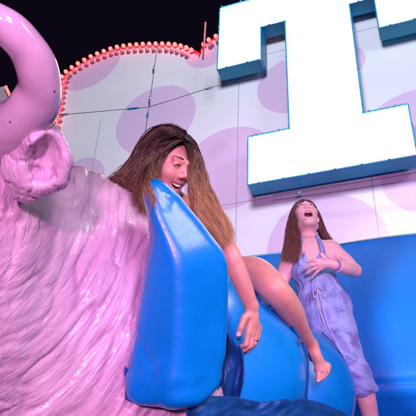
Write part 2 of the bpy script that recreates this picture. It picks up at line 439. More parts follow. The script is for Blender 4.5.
for i in range(n):                      # side returns, 12 mm sheet, standing on the board
    a = np.array(Tp[i]); b = np.array(Tp[(i + 1) % n]); d = (b - a) / np.linalg.norm(b - a); o_ = np.array([d[1], -d[0]])
    a2 = a + o_ * .003 - d * .0; b2 = b + o_ * .003; a3 = a + o_ * .016; b3 = b + o_ * .016
    mbt.add([(a2[0], -.012, a2[1]), (b2[0], -.012, b2[1]), (b3[0], -.012, b3[1]), (a3[0], -.012, a3[1]), (a2[0], .19, a2[1]), (b2[0], .19, b2[1]), (b3[0], .19, b3[1]), (a3[0], .19, a3[1])],
            [(0, 3, 2, 1), (4, 5, 6, 7), (0, 1, 5, 4), (1, 2, 6, 5), (2, 3, 7, 6), (3, 0, 4, 7)])
mbt.prism(Tp, .170, .186); mbt.build('casing', CASE, LT, smooth=False, local=True)  # back plate added to block the glow from the face's rear
for x_, z_ in ((.85, .33), (2.0, .33), (1.45, 1.2), (1.45, 2.2), (.45, 2.75), (2.4, 2.75)):
    mbt = MB(); mbt.box((x_, .16, z_), (.16, .275, .16)); mbt.build('mounting_block', STEEL, LT, smooth=False, local=True)
CLIP = simple('dark_clip', (.12, .22, .34), .5, nscale=30)
for i in range(n):
    a = np.array(Tp[i]); b = np.array(Tp[(i + 1) % n]); L = np.linalg.norm(b - a); d = (b - a) / L; o_ = np.array([d[1], -d[0]])
    for s_ in np.arange(.12, L, .27):
        p = a + d * s_ + o_ * .012; w = (.020, .012, .010) if abs(d[0]) > .5 else (.010, .012, .020)
        c_ = MB(); c_.box((p[0], -.022, p[1]), w); c_.build('clip', CLIP, LT, smooth=False, local=True)

# ------------------------------------------------------------------ guy wires in front of the board, far panel, pole
def wire(pts, label, turn):
    w = MB(); q = [P(x, y, D) for x, y, D in pts]; w.tube(q, .0042, 6)
    o = w.build('guy_wire', WIRE); props(o, label, 'wire', 'guy wires bracing the sign')
    for x, y, D, x2, y2, D2, m_ in turn:
        t = MB(); t.tube([P(x, y, D), P(x + (x2 - x) * .3, y + (y2 - y) * .3, D), P(x + (x2 - x) * .7, y + (y2 - y) * .7, D), P(x2, y2, D2)], [.008, .014, .014, .008], 8); t.build('turnbuckle', m_, o)
    return o
WIRE = simple('dark_wire', (.10, .11, .16), .4, nscale=30); BLUEM = simple('blue_metal', (.03, .20, .45), .35, nscale=30)
wire([(57, 115, 7.2), (66, 114.4, 7.2), (149, 107, 6.6)], 'thin dark guy wire running left from the knot behind the long-haired rider', [(127, 109.2, 6.7, 139, 107.8, 6.65, BLUEM), (62, 114.6, 7.2, 68, 114, 7.2, CLIP)])
wire([(149, 107, 6.6), (180, 97.3, 6.7), (207, 88.7, 6.8), (219, 85.2, 6.93)], 'thin dark guy wire rising right towards the glowing letter', [(205, 89.4, 6.8, 213, 87, 6.86, CLIP)])
wire([(157.5, 46, 6.9), (149, 107, 6.6), (145.5, 131, 6.5)], 'upright guy wire with turnbuckles hanging from the bulb edge', [(150.5, 96, 6.6, 149.2, 106, 6.6, STEEL), (148.3, 112, 6.58, 147, 118, 6.56, BLUEM), (154.3, 66, 6.8, 153.3, 74, 6.8, STEEL)])
wire([(273, 195.0, 6.4), (345, 183.6, 6.1), (430, 170, 5.8)], 'thin wire strung level just under the glowing letter', [(296, 193.2, 6.4, 303, 192.1, 6.4, STEEL)])
pm = MB(); pm.tube([P(205.5, 22, 7.4), P(203, 60, 7.4)], .011, 8)
props(pm.build('pole', simple('pink_pole', (.7, .16, .18), .5, nscale=20)), 'short thin pink pole standing in the notch of the bulb edge', 'pole')
fp = empty('distant_sign', P(2, 100, 8.5)); props(fp, 'small grey sign corner with red lit edge seen through the curled horn', 'sign')
q = [P(-40, 92, 8.5), P(-3, 88, 8.5), P(5, 86, 8.5), P(10.5, 98, 8.5), P(2, 103, 8.5), P(-40, 112, 8.5)]
bk = [p + FW * .12 for p in q]
mesh('panel', q + bk, [tuple(range(5, -1, -1)), tuple(range(6, 12))] + [(i, (i + 1) % 6, (i + 1) % 6 + 6, i + 6) for i in range(6)], simple('grey_panel', (.42, .36, .42), .5, nscale=9), fp, smooth=False)
tb = MB(); tb.tube([P(5.5, 86, 8.45), P(11, 98, 8.45)], .02, 8); tb.build('light_tube', simple('red_tube', (.8, .2, .2), .3, emit=(1, .2, .16), estr=1.3, nscale=30), fp)

# ------------------------------------------------------------------ blue inflatable backdrop
def backdrop():
    o = empty('inflatable_backdrop', P(330, 300, 4.0) * np.array([1, 1, 0])); props(o, 'long bright blue inflatable wall behind the laughing woman in the jumpsuit', 'inflatable wall')
    c0 = P(330, 300, 3.95); d_ = P(352, 241.5, 1) - CAM; zt = (CAM + d_ * (((c0 - CAM) @ NW) / (d_ @ NW)))[2]
    V = []; F_ = []; nu, nv = 200, 120; A = np.linspace(-1.9, 2.0, nu)
    prof = crv([(0.30, zt - .02), (0.22, zt + .002), (.05, zt), (0.0, zt - .014), (-.03, zt - .25), (-.035, 2.55), (-.02, 2.3), (-.01, 2.16), (.02, 2.10), (.0, 2.04), (-.10, 1.95), (-.22, 1.75), (-.28, 1.4), (-.25, .8), (-.1, .25), (.2, .0), (.7, .0), (.7, 2.5), (.3, zt - .02)], 7)
    for i, a in enumerate(A):
        for j, (dpt, z) in enumerate(prof):
            w = .018 * vnoise(np.array(a * 2.1), np.array(z * 2.3), np.array(3.0)) + .010 * math.sin(a * 9 + z * 2) * (z < 2.1)
            p = c0 + HW * a - NW * (dpt + w); V.append((p[0], p[1], z + .006 * math.sin(a * 5)))
    m_ = len(prof)
    for i in range(nu - 1):
        for j in range(m_ - 1): F_.append((i * m_ + j, (i + 1) * m_ + j, (i + 1) * m_ + j + 1, i * m_ + j + 1))
    F_ += [tuple(range(m_ - 1)), tuple((nu - 1) * m_ + j for j in range(m_ - 2, -1, -1))]
    mesh('air_wall', V, F_, PVC, o)
    t = MB(); t.tube([c0 + HW * a - NW * .006 + np.array([0, 0, zt - c0[2] - .004 + .006 * math.sin(a * 5)]) for a in np.linspace(-1.9, 2.0, 90)], .006, 8)
    t.build('piping', simple('pale_green_highlight', (.30, .62, .52), .4, nscale=30), o)  # pale green tube paints the highlight along the top edge
backdrop()

# ------------------------------------------------------------------ the bull
bull = empty('mechanical_bull', P(200, 380, 2.3) * np.array([1, 1, 0]))
props(bull, 'giant glossy pink shaggy bull with curled horn and blue padded saddle carrying two women', 'bull ride')

def bull_mat():
    m, nt, b = new_mat('pink_gloss_fibreglass')
    b.inputs['Roughness'].default_value = .27; b.inputs['Coat Weight'].default_value = .35; b.inputs['Coat Roughness'].default_value = .12
    at = N(nt, 'ShaderNodeAttribute', attribute_name='flow')
    mp = N(nt, 'ShaderNodeMapping'); nt.links.new(at.outputs['Vector'], mp.inputs['Vector']); mp.inputs['Scale'].default_value = (85, 4, 9)
    n1 = N(nt, 'ShaderNodeTexNoise'); n1.inputs['Scale'].default_value = 1.0; n1.inputs['Detail'].default_value = 4; n1.inputs['Distortion'].default_value = .9
    nt.links.new(mp.outputs[0], n1.inputs['Vector'])
    tc = N(nt, 'ShaderNodeTexCoord'); n2 = N(nt, 'ShaderNodeTexNoise'); n2.inputs['Scale'].default_value = 26; n2.inputs['Detail'].default_value = 5; n2.inputs['Distortion'].default_value = 1.0
    nt.links.new(tc.outputs['Object'], n2.inputs['Vector'])
    b1 = N(nt, 'ShaderNodeBump'); b1.inputs['Distance'].default_value = .0055; b2 = N(nt, 'ShaderNodeBump'); b2.inputs['Distance'].default_value = .0022
    nt.links.new(n1.outputs['Fac'], b1.inputs['Height']); nt.links.new(n2.outputs['Fac'], b2.inputs['Height'])
    nt.links.new(b1.outputs['Normal'], b2.inputs['Normal']); nt.links.new(b2.outputs['Normal'], b.inputs['Normal'])
    n3 = N(nt, 'ShaderNodeTexNoise'); n3.inputs['Scale'].default_value = 7; n3.inputs['Detail'].default_value = 8; nt.links.new(tc.outputs['Object'], n3.inputs['Vector'])
    r = N(nt, 'ShaderNodeValToRGB'); e = r.color_ramp.elements; e[0].position = .25; e[1].position = .7
    e[0].color = (.50, .36, .47, 1); e[1].color = (.70, .54, .64, 1)
    nt.links.new(n3.outputs['Fac'], r.inputs['Fac'])
    gr = N(nt, 'ShaderNodeAttribute', attribute_name='groove')   # darker plum tint in the sculpted grooves
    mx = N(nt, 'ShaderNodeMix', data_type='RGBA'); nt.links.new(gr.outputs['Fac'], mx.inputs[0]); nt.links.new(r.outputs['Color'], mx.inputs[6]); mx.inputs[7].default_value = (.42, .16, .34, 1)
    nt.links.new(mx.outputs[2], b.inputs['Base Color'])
    return m
PINK = bull_mat()
def flow_coords(V):
    q = V - P(-30, 200, 1.5); X = q @ RT; Y = -(q @ UP); Z = q @ FW
    rad = np.sqrt(X * X + (Y * .7) ** 2); th = np.arctan2(Y * .7, X)
    return X, Y, Z, rad, th
def set_attr(me, name, data, kind='FLOAT'):
    a = me.attributes.new(name, kind, 'POINT')
    a.data.foreach_set('vector' if kind == 'FLOAT_VECTOR' else 'value', np.asarray(data, np.float32).ravel())
def sculpt(V, Q, amp=1.0):
    Nn = normals(V, Q); X, Y, Z, rad, th = flow_coords(V)
    face = np.clip((.12 - (X - Y * .05)) / .10, 0, 1) * np.clip(1.6 - Y * 1.2, 0, 1)
    wr = vnoise(X * 7, Y * 5, Z * 5); w2 = vnoise(X * 13 + 5, Y * 11, Z * 9)
    u = rad / .038 + wr * .9 + w2 * .22; v = th * 2.0 + wr * .3
    g = fbm(u, v, Z * 3, 2); ridge = 1 - np.abs(g) * 2.2
    g2 = fbm(u * 2.6 + 9, v * 2.5, Z * 5, 2)
    cu = fbm(X * 22 + w2 * 1.6, Y * 22 + wr * 1.6, Z * 14, 3); cr = 1 - np.abs(cu) * 2.6
    d = (1 - face) * (-.009 * np.clip(ridge, 0, 1) ** 3 + .0065 * g + .0042 * g2) + face * (-.009 * np.clip(cr, 0, 1) ** 2 + .007 * cu)
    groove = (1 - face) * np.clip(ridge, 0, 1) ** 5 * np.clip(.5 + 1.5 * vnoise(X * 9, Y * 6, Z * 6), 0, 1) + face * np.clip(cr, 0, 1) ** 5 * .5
    V2 = V + Nn * (d * amp)[:, None]
    return V2, np.stack([rad, th, Z], 1), groove * .8
B = SDF(P(-230, 470, 1.2) + np.array([-.05, -.5, -.35]), P(235, 100, 2.3) + np.array([.25, .75, .25]), .0075)
Rc = np.stack([RT, UP, FW], 1)
B.ell(P(27, 394, 2.02), (.680, .775, .42), Rc)                 # hump and neck
B.ell(P(-95, 300, 1.62), (.36, .42, .30), Rc, k=.18)           # head
B.ell(P(-5, 200, 1.62), (.155, .20, .17), Rc, k=.12)           # poll, under the horn and ear
B.ell(P(-60, 180, 1.66), (.17, .14, .16), Rc, k=.10)
V_, Q_ = B.mesh(); del B
V_, fl, gr = sculpt(V_, Q_)
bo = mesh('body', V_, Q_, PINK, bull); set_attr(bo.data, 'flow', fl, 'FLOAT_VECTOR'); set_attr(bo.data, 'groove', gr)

def ear():
    e = SDF(*bounds([P(-20, 220, 1.25), P(95, 95, 1.7)], .16), .0045)
    c = P(36, 167, 1.46)
    ax = VC(.62, -.55, -.35); bx = VC(.55, .80, .1); bx -= ax * (ax @ bx); bx /= np.linalg.norm(bx); cx = np.cross(ax, bx)
    # blade points down-left, the bowl opens towards the viewer's right
    L = VC(-.30, -.90, .0); n_ = VC(.40, .25, -.88); n_ -= L * (L @ n_); n_ /= np.linalg.norm(n_); s_ = np.cross(L, n_)
    R = np.stack([s_, L, n_], 1)
    e.ell(P(37, 165, 1.42), (.074, .084, .058), R)
    e.ell(P(44, 148, 1.37), (.048, .040, .050), R, k=.03)
    e.cone(P(20, 176, 1.42), P(19, 192, 1.43), .034, .022, k=.03)
    e.cone(P(60, 162, 1.41), P(58, 176, 1.42), .024, .026, k=.03)
    e.cone(P(38, 142, 1.42), P(16, 165, 1.56), .05, .07, k=.04)
    e.ell(P(46, 162, 1.345), (.040, .062, .070), R, k=.020, mode='sub')
    e.cone(P(50, 146, 1.36), P(40, 172, 1.40), .016, .014, k=.018, mode='sub')
    V, Q = e.mesh(); Nn = normals(V, Q); q = V * 1.0
    f1 = fbm(q[:, 0] * 24, q[:, 1] * 24, q[:, 2] * 18, 3)
    V = V + Nn * (.006 * f1 - .006 * np.clip(1 - np.abs(f1) * 5, 0, 1) ** 2)[:, None]
    X, Y, Z, rad, th = flow_coords(V)
    o = mesh('ear', V, Q, PINK, bull); set_attr(o.data, 'flow', np.stack([rad, th, Z], 1), 'FLOAT_VECTOR')
    dd = np.linalg.norm(((V - P(44, 160, 1.42)) @ R) / np.array([.04, .055, .04]), axis=1)
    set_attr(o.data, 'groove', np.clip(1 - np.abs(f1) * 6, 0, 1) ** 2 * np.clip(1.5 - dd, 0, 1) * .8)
ear()

def horn():
    pts = crv([(-40, 146, 1.50, 23), (-14, 140, 1.45, 25), (10, 130, 1.40, 26.5), (30, 112, 1.36, 25), (39.5, 90, 1.33, 22.2), (37, 68, 1.30, 20.6), (26, 47, 1.28, 19.6), (10, 30, 1.26, 18.6), (-10, 17, 1.25, 17.2), (-34, 8, 1.24, 15), (-62, 4, 1.25, 11), (-88, 8, 1.27, 4)], 10)
    V = []; F_ = []; n = 48; m = len(pts)
    C3 = [P(x, y, D) for x, y, D, r in pts]
    a = None
    for i in range(m):
        t = C3[min(i + 1, m - 1)] - C3[max(i - 1, 0)]; t /= np.linalg.norm(t)
        if a is None: a = np.cross(t, FW)
        a = a - t * (a @ t); a /= np.linalg.norm(a); b = np.cross(t, a); r = pts[i][3] * pts[i][2] / FPX
        for k in range(n):
            w = 2 * math.pi * k / n; dr = 1 + .02 * math.sin(i * .35 + 2 * w) + .012 * math.sin(i * .9 + w) * max(0, 1 - i / 40)
            V.append(C3[i] + r * dr * (math.cos(w) * a + math.sin(w) * b))
    F_ = [(i * n + k, i * n + (k + 1) % n, (i + 1) * n + (k + 1) % n, (i + 1) * n + k) for i in range(m - 1) for k in range(n)]
    F_ += [tuple(range(n)), tuple((m - 1) * n + k for k in range(n))[::-1]]
    mm, nt, b_ = new_mat('pink_gloss_horn'); b_.inputs['Roughness'].default_value = .16; b_.inputs['Coat Weight'].default_value = .8
    tc = N(nt, 'ShaderNodeTexCoord'); n1 = N(nt, 'ShaderNodeTexNoise'); n1.inputs['Scale'].default_value = 6; n1.inputs['Detail'].default_value = 6
    n2 = N(nt, 'ShaderNodeTexVoronoi'); n2.inputs['Scale'].default_value = 17; nt.links.new(tc.outputs['Object'], n1.inputs[0]); nt.links.new(tc.outputs['Object'], n2.inputs[0])
    r_ = N(nt, 'ShaderNodeValToRGB'); r_.color_ramp.elements[0].color = (.54, .42, .50, 1); r_.color_ramp.elements[1].color = (.72, .58, .68, 1); r_.color_ramp.elements[0].position = .35; r_.color_ramp.elements[1].position = .65
    nt.links.new(n1.outputs['Fac'], r_.inputs['Fac'])
    lt = N(nt, 'ShaderNodeMath', operation='LESS_THAN'); lt.inputs[1].default_value = .055; nt.links.new(n2.outputs['Distance'], lt.inputs[0])
    mx = N(nt, 'ShaderNodeMix', data_type='RGBA'); nt.links.new(lt.outputs[0], mx.inputs[0]); nt.links.new(r_.outputs[0], mx.inputs[6]); mx.inputs[7].default_value = (.16, .06, .12, 1)
    nt.links.new(mx.outputs[2], b_.inputs['Base Color'])
    bp = N(nt, 'ShaderNodeBump'); bp.inputs['Distance'].default_value = .006; nt.links.new(n1.outputs['Fac'], bp.inputs['Height']); nt.links.new(bp.outputs[0], b_.inputs['Normal'])
    mesh('horn', V, F_, mm, bull)
horn()

def seat():
    s = SDF(*bounds([P(205, 335, 2.2), P(222, 375, 2.35), P(290, 395, 2.9)], .42), .011)
    s.ell(P(218, 372, 2.36), (.335, .335, .335), Rc)
    s.ell(P(203, 330, 2.20), (.20, .225, .20), Rc, k=.12)
    s.cone(P(215, 376, 2.3), P(235, 400, 2.6), .32, .28, k=.05)
    V, Q = s.mesh(); Nn = normals(V, Q); V = V + Nn * (.006 * fbm(V[:, 0] * 5, V[:, 1] * 5, V[:, 2] * 4, 2))[:, None]
    a = mesh('saddle_seat', V, Q, VINYL, bull)
    s = SDF(*bounds([P(288, 392, 2.9), P(300, 430, 3.2)], .42), .012)
    s.ell(P(287, 392, 2.92), (.315, .315, .315), Rc)
    s.cone(P(285, 396, 2.9), P(286, 420, 3.3), .30, .22, k=.05)
    V, Q = s.mesh(); Nn = normals(V, Q); V = V + Nn * (.006 * fbm(V[:, 0] * 5, V[:, 1] * 5, V[:, 2] * 4, 2))[:, None]
    mesh('rump_cushion', V, Q, VINYL, bull)
    # rear strap hanging down the rump
    t = MB(); t.tube([P(x, y, D) for x, y, D in crv([(322, 333, 2.93), (334, 344, 2.87), (345, 362, 2.84), (349, 385, 2.82), (344, 415, 2.82), (334, 440, 2.85)], 6)], .007, 6, .5); t.build('strap', VINYL_DK, bull)
    t = MB(); t.tube([P(x, y, D) for x, y, D in crv([(252, 283, 2.26), (275, 306, 2.25), (297, 333, 2.26), (306, 352, 2.27), (308, 375, 2.27), (306, 400, 2.27)], 6)], .005, 6); t.build('seam_welt', VINYL_DK, bull)
    for x, y in ((272.5, 306), (302, 340)):
        t = MB(); t.box(P(x, y, 2.235), (.018, .010, .026), Rc); t.build('glint_chip', STEEL, bull, smooth=False)  # small steel boxes put in for the white glints on the seat edge
seat()

def cushion():
    D0 = 1.70; ol = crv([(147, 187), (153, 181), (160, 182), (171, 190), (184, 204), (198, 221), (212, 239), (223, 254), (226.5, 272), (226, 310), (224, 348), (220, 372), (213, 388), (200, 397), (178, 400.5), (152, 399), (135, 395), (129, 385), (131, 360), (137, 320), (143, 285), (148, 258), (152, 240), (151, 225), (148, 208), (145.5, 196), (147, 187)], 6)[:-1]
    k = D0 / FPX; pl = np.stack([(ol[:, 0] - 208) * k, (208 - ol[:, 1]) * k], 1); C0 = CAM + D0 * FW
    s = SDF(*bounds([C0 + a * RT + b * UP for a, b in pl], .20), .0065)
    def fn(p):
        q = p - C0; X = q @ RT; Y = q @ UP; Z = q @ FW - .10 * (X + .05) * 0
        sh = X.shape; X = X.ravel(); Y = Y.ravel(); best = np.full(X.shape, 1e9); ins = np.zeros(X.shape, bool)
        n = len(pl)
        for i in range(0, n):
            a = pl[i]; b = pl[(i + 1) % n]; e = b - a; w0 = X - a[0]; w1 = Y - a[1]
            t = np.clip((w0 * e[0] + w1 * e[1]) / (e @ e), 0, 1)
            best = np.minimum(best, (w0 - t * e[0]) ** 2 + (w1 - t * e[1]) ** 2)
            c = ((a[1] > Y) != (b[1] > Y)) & (X < (b[0] - a[0]) * (Y - a[1]) / (b[1] - a[1] + 1e-12) + a[0]); ins ^= c
        d = np.sqrt(best).reshape(sh); d = np.where(ins.reshape(sh), d, -d); dm = .070
        u = np.clip(1 - d / dm, 0, 1); hh = .03 + .105 * np.sqrt(1 - u * u)
        X2 = X.reshape(sh); Y2 = Y.reshape(sh); ypx = 208 - Y2 / k; xr = (np.interp(ypx, [180, 200, 222, 245, 300, 400], [157, 169, 177, 181, 181, 176]) - 208) * k
        A1 = .135 - .55 * (xr - X2); B1 = .135 - .80 * (X2 - xr); hm = np.maximum(.022 - np.abs(A1 - B1), 0) / .022; rg = np.minimum(A1, B1) - hm * hm * .022 / 4
        e0 = np.array([(160 - 208) * k, (208 - 182) * k]); dist = (X2 - e0[0]) * .77 + (Y2 - e0[1]) * .64
        B2 = .135 - .85 * (dist + .092); hm = np.maximum(.02 - np.abs(rg - B2), 0) / .02; rg = np.minimum(rg, B2) - hm * hm * .02 / 4
        hm = np.maximum(.03 - np.abs(rg - hh), 0) / .03; hf = np.minimum(rg, hh) - hm * hm * .03 / 4
        out = np.where(Z < 0, -Z - np.maximum(hf, .02), Z - hh)
        return np.where(d < 0, np.maximum(-d, np.abs(Z) - .03), out * .55)
    s.op(s.lo, s.lo + s.h * s.n, fn)
    # rounded edge all round
    s.F = s.F - .004
    V, Q = s.mesh()
    for _ in range(6):                 # relax
        A = np.zeros_like(V); c = np.zeros(len(V))
        for a, b in ((0, 1), (1, 2), (2, 3), (3, 0)):
            np.add.at(A, Q[:, a], V[Q[:, b]]); np.add.at(c, Q[:, a], 1); np.add.at(A, Q[:, b], V[Q[:, a]]); np.add.at(c, Q[:, b], 1)
        V = V * .4 + .6 * A / c[:, None]
    Nn = normals(V, Q); q = V - C0; X = q @ RT; Y = q @ UP
    top = np.clip((Y + .02) / .06, 0, 1) * np.clip((-.05 - X) / .04, 0, 1)       # puckers near the tied top
    low = np.clip((-.36 - Y) / .12, 0, 1)
    d = top * .009 * fbm(X * 26 + Y * 10, Y * 30, X * 0 + 1, 3) + low * .010 * fbm(X * 9 + Y * 6, Y * 12 - X * 8, X * 0 + 4, 2)
    d += .004 * fbm(X * 7, Y * 3, X * 0 + 7, 2) - .003 * np.exp(-((X + Y * .55 + .395 + .02 * np.sin(Y * 20)) / .016) ** 2) * (Y < -.12)
    V = V + Nn * d[:, None]
    o = mesh('saddle_cushion', V, Q, VINYL, bull)
    t = MB(); t.tube([P(x, y, D) for x, y, D in crv([(134, 391, 1.64), (140, 397, 1.62), (152, 400.5, 1.61), (178, 402.5, 1.61), (196, 400, 1.62)], 6)], .0042, 8); t.build('piping', PIPE, o)
    t = MB(); t.tube([P(x, y, D) for x, y, D in crv([(226.3, 262, 1.68), (227.3, 290, 1.68), (226.6, 320, 1.68), (225, 352, 1.68)], 6)], .0022, 6); t.build('seam', VINYL_DK, o)
    for (x, y, w, h) in ((226.8, 281, .006, .014),):
        t = MB(); t.box(P(x, y, 1.675), (w, .004, h), Rc); t.build('tag', PIPE, o, smooth=False)
cushion()

def sheet(name, pts_fn, nu, nv, mat, parent, thick=.006):
    V = np.array([pts_fn(i / (nu - 1), j / (nv - 1)) for i in range(nu) for j in range(nv)])
    Q = np.array([(i * nv + j, i * nv + j + 1, (i + 1) * nv + j + 1, (i + 1) * nv + j) for i in range(nu - 1) for j in range(nv - 1)])
    o = mesh(name, V, Q, mat, parent); md = o.modifiers.new('thickness', 'SOLIDIFY'); md.thickness = thick; return o
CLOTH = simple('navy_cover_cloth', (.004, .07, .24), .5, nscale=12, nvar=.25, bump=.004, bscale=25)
def skirt(u, v):                         # crumpled cover hanging round the belly under the seat
    x = 196 + u * 152; nz = float(vnoise(np.array(u * 9), np.array(v * 5), np.array(2.))); n2 = float(vnoise(np.array(u * 23 + v * 9), np.array(v * 12), np.array(7.)))
    y = 396 + v * 70 + 26 * max(0, (u - .60) / .40) ** 2 + 3 * math.exp(-((u - .45) / .1) ** 2) + 3 * float(vnoise(np.array(u * 5), np.array(v * 2), np.array(9.)))
    x = 188 + u * 171
    D = float(np.interp(x, [188, 215, 240, 280, 310, 335, 352, 359], [1.70, 1.79, 1.92, 2.05, 2.22, 2.5, 2.8, 3.15])) + .018 * nz + .008 * n2 - .03 * min(1, v * 3)
    return P(x, y, D)
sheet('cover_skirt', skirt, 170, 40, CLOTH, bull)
def flap(u, v):                          # loose corner flap hanging between cushion and seat
    a = np.array([224, 330.]) * (1 - u) + np.array([243, 350.]) * u; b = np.array([212, 384.]) * (1 - u) + np.array([240, 408.]) * u
    p = a * (1 - v) + b * v
    return P(p[0] + 2 * math.sin(v * 5), p[1], 1.86 + .05 * u + .035 * float(vnoise(np.array(u * 3.2 + v), np.array(v * 2.2), np.array(5.))) + .014 * float(vnoise(np.array(u * 8 - v * 2), np.array(v * 4), np.array(1.))))
sheet('loose_flap', flap, 36, 36, CLOTH, bull, .004)
def flap2(u, v):
    x = 125 + u * 68; y = (366 + 32 * min(1, u * 3.2)) * (1 - v) + (399 + 5 * math.sin(u * 7) + 3 * u) * v
    return P(x, y, 1.66 + .05 * u + .012 * math.sin(u * 19 + v * 3))
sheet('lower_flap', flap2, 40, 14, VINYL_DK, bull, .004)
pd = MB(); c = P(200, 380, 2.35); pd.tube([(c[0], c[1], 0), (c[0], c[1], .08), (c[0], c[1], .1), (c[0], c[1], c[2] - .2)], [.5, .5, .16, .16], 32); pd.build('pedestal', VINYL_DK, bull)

# ------------------------------------------------------------------ people
def frame(fwd, up):
    y = fwd / np.linalg.norm(fwd); z = up - y * (up @ y); z /= np.linalg.norm(z); x = np.cross(y, z)
    return np.stack([x, y, z], 1)       # columns: person's right, forward, up
def head_sdf(s, c, R, jaw=0.0):
    L = lambda x, y, z: c + s.sc * (R @ np.array([x, y, z]))
    s.ell(L(0, -.018, .030), (.073, .094, .088), R)
    s.ell(L(0, .027, -.020), (.063, .062, .074), R, k=.03)
    s.ell(L(0, .030, -.060 - jaw * .6), (.047, .052, .040), R, k=.03)
    s.cone(L(0, .066, -.088 - jaw), L(0, .060, -.082 - jaw), .019, .022, k=.022)
    for q in (-1, 1):
        s.ell(L(.036 * q, .060, -.022), (.026, .023, .023), R, k=.020)       # cheek, pushed up by the laugh
        s.cone(L(.044 * q, .0, -.075 - jaw * .5), L(.018 * q, .058, -.090 - jaw), .020, .015, k=.022)
        s.ell(L(.031 * q, .093, .010), (.017, .010, .010), R, k=.012, mode='sub')
        s.ell(L(.031 * q, .0745, .009), (.0160, .0135, .0125), R, k=.007)
        s.cone(L(.012 * q, .082, .027), L(.044 * q, .072, .029), .007, .006, k=.012)
        s.ell(L(.074 * q, -.012, -.006), (.008, .018, .031), R, k=.008)
        s.ell(L(.080 * q, -.008, -.002), (.006, .009, .018), R, k=.004, mode='sub')
    s.cone(L(0, .083, .016), L(0, .101, -.018), .0068, .0090, k=.010)
    for q in (-1, 1):
        s.ell(L(.0125 * q, .094, -.024), (.0075, .010, .0075), R, k=.006)
        s.ell(L(.0065 * q, .100, -.0325), (.0036, .0055, .005), R, k=.002, mode='sub')
o_verts = {}
def body_mesh(s, name, mats, pick):
    V, Q = s.mesh(); C_ = V[Q].mean(1); mi = pick(C_)
    o = mesh(name, V, Q, mats, None, mat_idx=mi); o_verts[o.name] = V; return o
def hand_sdf(s, wrist, palm, knuck, mids, tips, thumb, r=.0085, pr=.016):
    s.cone(wrist, palm, .021, pr * 1.15, k=.012)
    for kn, md, tp in zip(knuck, mids, tips):
        s.cone(wrist * .35 + palm * .65, kn, pr, r * 1.25, k=.010)
        s.chain([kn, md, tp], [r * 1.12, r, r * .86], k=.0035)
    s.chain([wrist * .6 + palm * .4] + thumb, [.015, .0125, .0100, .0088][:len(thumb) + 1], k=.006)

def strands(name, sheets, mat, parent, rad=.0013, seg=22, seed=1, skull=None):
    rg = np.random.default_rng(seed); VV = []; QQ = []; HH = []; off = 0
    for sh in sheets:
        G = np.array([crv([P(*q) for q in g], 8)[np.round(np.linspace(0, (len(g) - 1) * 8, seg)).astype(int)] for g in sh['g']])   # k,seg,3
        k = len(G); n = sh['n']; clump = sh.get('clump', 14)
        sc = rg.uniform(0, k - 1, clump); so = rg.normal(0, 1, (clump, 3)); ph = rg.uniform(0, 6.28, clump); aw = rg.uniform(.5, 1.5, clump); fq = rg.uniform(.8, 1.2, clump)
        for i in range(n):
            c = rg.integers(clump); s_ = np.clip(sc[c] + rg.normal(0, sh.get('sp', .35)), 0, k - 1 - 1e-6); a = int(s_); t = s_ - a
            base = G[a] * (1 - t) + G[a + 1] * t; w = np.linspace(0, 1, seg)[:, None]
            a2 = min(int(sc[c]), k - 2); t2 = sc[c] - a2; lock = G[a2] * (1 - t2) + G[a2 + 1] * t2; cl = sh.get('cl', .0) * np.clip((w - .15) / .6, 0, 1)
            base = base * (1 - cl) + lock * cl
            o = so[c] * sh.get('dev', .010) * w + rg.normal(0, sh.get('jit', .006), 3) * (.5 + .9 * np.sin(w * 2.4))
            stay = 1.0
            f = sh.get('freq', 2.0) * fq[c] * (1 + rg.normal(0, .02)); am = sh.get('wave', .008) * rg.uniform(.6, 1.4)
            am = sh.get('wave', .008) * aw[c] * rg.uniform(.9, 1.1); wav = np.sin(w * 6.28 * f + ph[c] + rg.normal(0, .09)) * am * w ** .7; wav2 = np.cos(w * 6.28 * f * .9 + ph[c] * 1.7) * am * .8 * w ** .7
            fr = rg.normal(0, sh.get('fly', .001), (1, 3)) * w ** 2 * 6
            p = base + o * stay + wav * RT + wav2 * FW + .35 * wav2 * UP + fr
            if skull is not None:      # keep the strands lying on the skull
                c0_, R0_, r0_ = skull; uu = ((p - c0_) @ R0_) / r0_; nn = np.linalg.norm(uu, axis=1)[:, None]; lim = 1.02 + .05 * (i % 7) / 7
                p = np.where(nn < lim, c0_ + ((uu / nn * lim) * r0_) @ R0_.T, p)
            cut = int(seg * rg.uniform(sh.get('cut', .85), 1)); p = p[:max(cut, 6)]; m = len(p)
            T = np.gradient(p, axis=0); T /= np.linalg.norm(T, axis=1)[:, None] + 1e-9
            A = np.cross(T, FW); A /= np.linalg.norm(A, axis=1)[:, None] + 1e-9; Bn = np.cross(T, A)
            r = rad * rg.uniform(.7, 1.3) * (1 - .8 * np.linspace(0, 1, m) ** 3)
            ring = np.stack([p + (A * math.cos(q) + Bn * math.sin(q)) * r[:, None] for q in (0, 2.09, 4.19)], 1)
            VV.append(ring.reshape(-1, 3)); idx = np.arange(m - 1)[:, None] * 3
            for q in range(3):
                QQ.append(np.concatenate([idx + q, idx + (q + 1) % 3, idx + 3 + (q + 1) % 3, idx + 3 + q], 1) + off)
            tn = sh.get('t0', 0) + (sh.get('t1', 1) - sh.get('t0', 0)) * np.linspace(0, 1, m) + rg.normal(0, .13)
            HH.append(np.repeat(np.clip(tn, 0, 1), 3)); off += m * 3
    o = mesh(name, np.vstack(VV), np.vstack(QQ), mat, parent); set_attr(o.data, 'hair', np.concatenate(HH)); return o

